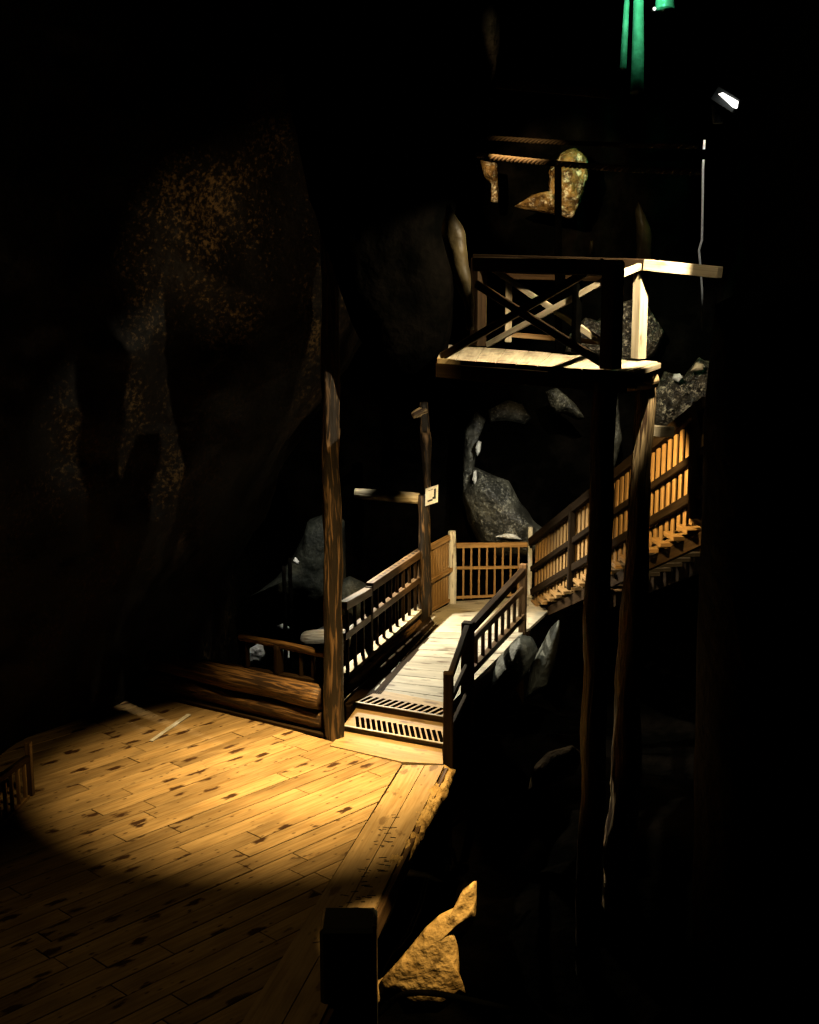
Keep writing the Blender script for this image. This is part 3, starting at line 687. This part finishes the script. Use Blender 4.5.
rk('boulder', [(312, 632), (322, 627), (350, 612), (356, 622), (350, 640), (330, 636)], 21, .15, M['salt'], 'white rock showing on both sides of the thick bark post', amp=.05, seed=38, N=30, R=6)
# pitted rock behind platform and stairs
rk('boulder', [(590, 352), (585, 335), (600, 318), (620, 300), (640, 300), (655, 315), (665, 335), (655, 356), (620, 365)], 24.7, .35, M['pitted'], 'pitted sparkling rock behind the right end of the high platform', back=.9, amp=.12, freq=3, seed=40, jag=.05)
rk('boulder', [(565, 352), (570, 335), (585, 318), (600, 322), (606, 340), (600, 356)], 24.7, .3, M['pitted'], 'small sparkling rock seen below the crossed braces of the platform', back=.9, amp=.1, freq=3, seed=41)
rk('boulder', [(650, 430), (650, 395), (665, 372), (685, 378), (698, 358), (712, 362), (715, 400), (695, 420), (670, 432)], 24.7, .4, M['pitted'], 'dark pitted rock with white crystals right of the log post', back=.9, amp=.15, freq=3, seed=42, jag=.06)
rk('mineral_crust', [(672, 379), (674, 374), (680, 373), (684, 378), (679, 383)], 24.2, .1, M['salt'], 'white crystal lump on the pitted rock right of the log post', amp=.05, seed=43, N=24, R=5)
rk('mineral_crust', [(690, 371), (696, 362), (704, 364), (704, 371), (697, 372)], 24.2, .1, M['palelog'], 'pale knob of rock at the upper right of the pitted rock', amp=.06, seed=44, N=24, R=5)
rk('boulder', [(595, 470), (592, 420), (600, 398), (618, 395), (622, 440), (612, 480)], 24.7, .2, M['grey'], 'dark speckled rock between the two log posts of the platform', back=.9, amp=.1, freq=3, seed=45)
bm = BM(); beam(bm, PY(648, 431, 14.3), PY(662, 431, 14.6), .3, .12); tag(put('timber_block', bm, M['pale']), 'pale timber block end between the log post and the stair railing', 'timber')
# curved flowstone left of platform
def bez(pts, n=30):
    out = []
    for i in range(n + 1):
        t = i / n * (len(pts) - 1); k = min(int(t), len(pts) - 2); f = t - k
        p0 = pts[max(k - 1, 0)]; p1 = pts[k]; p2 = pts[k + 1]; p3 = pts[min(k + 2, len(pts) - 1)]
        out.append(tuple(.5 * ((2 * p1[j]) + (-p0[j] + p2[j]) * f + (2 * p0[j] - 5 * p1[j] + 4 * p2[j] - p3[j]) * f * f + (-p0[j] + 3 * p1[j] - 3 * p2[j] + p3[j]) * f ** 3) for j in range(len(p1))))
    return out
Yf = a.y - .5
path = bez([(447, 205, .02), (449, 214, .05), (453, 232, .12), (456, 248, .11), (460, 268, .10), (465, 288, .075), (469, 305, .05), (470, 330, .04)])
bm = BM(); tube(bm, [PY(q[0], q[1], Yf) for q in path], lambda t: path[min(int(t * 30 + .5), 30)][2], 18)
for v in bm.verts: v.co += Vector((noise.noise(v.co * 5), noise.noise(v.co * 5 + Vector((9, 0, 0))), 0)) * .02
tag(put('flowstone', bm, M['flow'], smooth=True), 'smooth curved tan flowstone hanging left of the high platform', 'rock')
# wet rocks at top
rk('boulder', [(545, 212), (549, 196), (549, 172), (562, 152), (575, 148), (588, 158), (588, 178), (582, 200), (573, 220), (560, 216)], 24.3, .3, M['wet'], 'wet glistening brown rock hanging behind the thick rope', amp=.1, freq=4, seed=50, jag=.03)
rk('boulder', [(515, 206), (530, 196), (548, 192), (572, 202), (574, 219), (550, 213), (525, 210)], 24.3, .25, M['wet'], 'smooth brown rock ledge below the wet hanging rock', amp=.04, freq=2, seed=51)
rk('boulder', [(484, 175), (480, 160), (497, 163), (499, 185), (498, 203), (491, 201), (493, 182)], 24.3, .15, M['wet'], 'narrow wet brown rock under the left end of the ropes', amp=.06, freq=4, seed=52)
bm = BM(); q = PY(558, 165, 18); beam(bm, PY(558.5, 350, 18), q, .09, .09); tag(put('pole', bm, M['blackrock']), 'dark upright pole in front of the wet hanging rock', 'pole')
rk('stalagmite', [(636, 262), (637, 235), (635, 210), (638, 200), (645, 215), (652, 235), (651, 262)], 24, .15, M['flow'], 'slim tan stalagmite behind the corner post of the high platform', amp=.03, seed=53)
rk('stalagmite', [(588, 256), (590, 240), (594, 240), (594, 256)], 24.2, .06, M['flow'], 'tiny tan stalagmite behind the platform top rail', amp=.02, seed=54, N=24, R=4)
bm = BM(); beam(bm, PY(497, 84, 19), PY(612, 94, 18), .12, .12); tag(put('log_beam', bm, M['stain']), 'dark horizontal beam near the top, above the ropes', 'beam')
# ropes
def rope(p0, p1, sag, r, turns, label):
    t_ = thing('rope', p0, label, 'rope')
    for s in range(3):
        pts = []; n = turns * 24
        d = (p1 - p0).normalized(); sd_ = d.cross(UP).normalized(); u = sd_.cross(d)
        for i in range(n + 1):
            t = i / n; c = p0.lerp(p1, t) - UP * sag * 4 * t * (1 - t); an = 2 * PI * (i / 24 + s / 3)
            pts.append(c + (sd_ * math.cos(an) + u * math.sin(an)) * r * .72)
        bm = BM(); tube(bm, pts, r * .5, 6); put('strand', bm, M['rope'], t_, smooth=True)
rope(PY(474, 155, 16.8), PY(700, 172, 15.0), .03, .034, 17, 'thick twisted rope strung across, lower of the two ropes')
rope(PY(480, 137, 18.5), PY(700, 146, 17.0), .03, .03, 17, 'twisted rope strung across, upper of the two ropes')
# thin hanging wire at right
pts = [PY(*q) for q in ((704.5, 140, 16), (703, 170, 16), (702.5, 210, 16), (702, 240, 16), (699, 250, 16), (700, 262, 16), (702, 290, 16), (702, 330, 16))]
bm = BM(); tube(bm, pts, .014, 8); tag(put('cable', bm, M['white'], smooth=True), 'thin bright wire hanging straight down at the right of the platform', 'wire')
# cable over the lit rock
pts = [PY(*q) for q in bez([(360, 1030, 10.3), (385, 1008, 10.25), (402, 995, 10.2), (430, 993, 10.2), (470, 1000, 10.25), (520, 1012, 10.4)])]
bm = BM(); tube(bm, pts, .028, 8); tag(put('cable', bm, M['blackrock'], smooth=True), 'black cable crossing in front of the lit ochre rock', 'cable')
# green lit curtain
for i, (x0, x1, x2, w, yt, yb, lab) in enumerate(((627, 625, 623, .035, -40, 70, 'narrow green lit flowstone curtain at the top edge, left one'), (638.5, 638, 637, .07, -40, 93, 'wide green lit flowstone curtain at the top edge, middle one'), (666, 665, 665, .10, -40, 12, 'short green lit flowstone curtain at the top edge, right one'))):
    pth = [PY(*q) for q in bez([(x0 + 1, yt, 22), (x0, (yt * 2 + yb) / 3, 22), (x1, (yt + yb * 2) / 3, 22), (x2, yb, 21.9)])]
    bm = BM(); tube(bm, pth, lambda t, w=w: w * (1 + .6 * t), 16)
    tag(put('flowstone', bm, M['curtain'], smooth=True), lab, 'rock')
# lamps that show
t = thing('lamp', PY(728, 100, 12.2), 'bright white wedge shaped lamp high on the right', 'lamp')
bm = BM(); w0 = [PY(*q) for q in ((718.5, 94, 12.2), (722, 93, 12.2), (737.5, 102, 12.1), (736.5, 108.5, 12.1), (733, 107.5, 12.1))]
vs = [bm.verts.new(p) for p in w0] + [bm.verts.new(p + Vector((.02, .05, .01))) for p in w0]
bm.faces.new(vs[:5]); bm.faces.new(vs[5:][::-1])
for i in range(5): bm.faces.new((vs[i], vs[(i + 1) % 5], vs[5 + (i + 1) % 5], vs[5 + i]))
put('lens', bm, M['lamp'], t)
bm = BM(); beam(bm, PY(717, 92, 12.3) + Vector((0, .06, 0)), PY(739, 106, 12.2) + Vector((0, .06, 0)), .08, .13); put('housing', bm, M['darkmetal'], t)
t = thing('lamp', PY(654.5, 9, 20), 'tiny white point lamp beside the green lit curtain', 'lamp')
bm = BM(); bmesh.ops.create_icosphere(bm, subdivisions=2, radius=.022, matrix=Matrix.Translation(PY(654.5, 8.7, 20))); put('bulb', bm, M['lamp'], t, smooth=True)
bm = BM(); bmesh.ops.create_cone(bm, cap_ends=True, segments=12, radius1=.04, radius2=.03, depth=.06, matrix=Matrix.Translation(PY(654.5, 8.7, 20) + Vector((0, .05, 0))) @ Matrix.Rotation(PI / 2, 4, 'X')); put('socket', bm, M['darkmetal'], t)
# brown rock patch on the left cave wall
# ------------------------------------------------------------------ lights
WARM = (1.0, .66, .25); AMB = (1.0, .72, .38); NEU = (1.0, .93, .76)
spot('deck_lamp', (-.2, 13.4, 9.7), G(285, 775), 7000, WARM, 34, 1.0, .05)
spot('deck_lamp', (.1, 13.6, 9.7), G(325, 765), 6200, WARM, 23, 1.0, .05)
spot('deck_fill_lamp', (-3.0, 10.5, 8.8), G(190, 960), 75, WARM, 45, 1.0, .2)  # added dim fill for the near end of the deck
spot('walkway_lamp', (-1.0, 20.6, 3.6), (1.0, 18.8, .3), 1900, (1, .90, .68), 76, .6, .04)
spot('boulder_lamp', (.9, 18.9, 2.6), PY(525, 655, 18.6), 60, (1, .97, .85), 50, .6, .03)
spot('landing_lamp', (.9, 17.6, 3.6), (.9, 21.2, .9), 650, WARM, 44, .5, .04)
spot('stair_lamp', (1.9, 14.7, 4.1), (3.0, 15.6, 3.1), 330, WARM, 85, .5, .04)
spot('stair_foot_lamp', (.9, 18.0, 4.2), (2.3, 19.3, 1.3), 420, NEU, 50, .5, .04)
PLT = Vector((2.85, 12.62, 7.2))
spot('platform_lamp', PLT, (1.4, 14.4, 5.3), 1500, (1, .84, .56), 64, .25, .02)
t = thing('spotlight', PLT + Vector((.05, -.02, .12)), 'small dark shaded spotlight above the corner of the high platform', 'lamp')  # added body and plate, no such fixture known
bm = BM(); bmesh.ops.create_cone(bm, cap_ends=True, segments=20, radius1=.05, radius2=.07, depth=.16, matrix=Matrix.Translation(PLT + Vector((.03, -.03, .13)))); put('lamp_body', bm, M['darkmetal'], t, smooth=False)
fa, fb = a + Vector((-.25, -.0, .02)), b + Vector((.1, -.06, .0))
e1, e2 = PLT.lerp(fa, .12), PLT.lerp(fb, .12)
bm = BM(); vs = [bm.verts.new(v) for v in (e1, e2, e2 + Vector((.5, -.4, .02)), e2 + Vector((.1, -.9, .02)), e1 + Vector((-.3, -.7, .02)), e1 + Vector((-.35, .0, .0)))]
vs2 = [bm.verts.new(v.co + Vector((0, 0, .012))) for v in vs]
bm.faces.new(vs); bm.faces.new(vs2[::-1])
for i in range(6): bm.faces.new((vs[i], vs[(i + 1) % 6], vs2[(i + 1) % 6], vs2[i]))
put('barn_door', bm, M['blackrock'], t)  # added plate keeps the platform light off the deck
spot('rock_lamp', (1.2, 9.2, 3.5), PY(425, 955, 10.6), 950, WARM, 26, .5, .03)
spot('cave_lamp', (-3.2, 11.0, 4.2), PY(190, 290, 15.6), 1700, AMB, 25, 1, .05)
spot('fence_lamp', (-3.3, 13.0, 1.7), (-4.3, 14.2, .45), 16, WARM, 50, .7, .03)  # added to light the slatted fence, no lamp known there
spot('stone_lamp', (-1.3, 18.7, 2.8), PY(275, 645, 19.8), 120, (1, .97, .88), 46, .6, .03)  # added where the back lamp misses the white stones
spot('handrail_lamp', (3.0, 12.3, 7.3), (3.0, 13.0, 6.0), 36, (1, .82, .5), 52, .6, .02)  # added light without a source, brightens the handrail's right end
spot('green_lamp', (3.5, 20.9, 11.2), PY(640, 4, 22), 480, (.12, 1.0, .50), 46, 1, .05)
spot('upper_lamp', (-.4, 17.0, 8.8), PY(545, 180, 24), 3000, AMB, 20, .6, .04)
spot('rope_lamp', (1.0, 14.5, 9.1), PY(505, 154, 16.9), 520, AMB, 34, .8, .04)
spot('wire_lamp', (3.3, 14.8, 9.3), (3.62, 16.0, 6.3), 260, (1, .95, .8), 26, .5, .03)  # added only to brighten the hanging wire
spot('stalagmite_lamp', (3.2, 20.5, 8.4), PY(644, 236, 24), 260, (1, .85, .55), 18, .8, .03)  # extra light put in for the dim stalagmite
spot('back_lamp', (-.8, 20.8, 3.8), PY(300, 580, 23), 170, (1, .98, .82), 60, .8, .04)
spot('hollow_lamp', (1.8, 20.5, 3.6), PY(505, 500, 24.2), 420, (1, .97, .82), 50, .8, .04)
spot('pitted_lamp', (3.0, 19.5, 6.0), PY(640, 360, 24), 900, (1, .9, .66), 46, .6, .04)  # added light for the pitted rocks at the back wall
GR = {'rock': 'rocks of the cave', 'post': 'posts around the walkway', 'railing': 'railings of the boardwalk and platform', 'rope': 'ropes strung across', 'pole': 'thin dark poles'}
for o in COL.objects:
    if o.parent is None and o.get('category') in GR: o['group'] = GR[o['category']] + ' (' + o.name.split('.')[0].replace('_', ' ') + ')'
scn.cycles.diffuse_bounces = 0; scn.cycles.glossy_bounces = 1; scn.cycles.max_bounces = 2
w = bpy.data.worlds.new('world'); scn.world = w; w.use_nodes = True
w.node_tree.nodes['Background'].inputs[0].default_value = (.9, .85, .7, 1); w.node_tree.nodes['Background'].inputs[1].default_value = .0006
vs_ = scn.view_settings; vs_.view_transform = 'Standard'; vs_.look = 'None'; vs_.exposure = 0; vs_.gamma = 1; vs_.use_curve_mapping = False
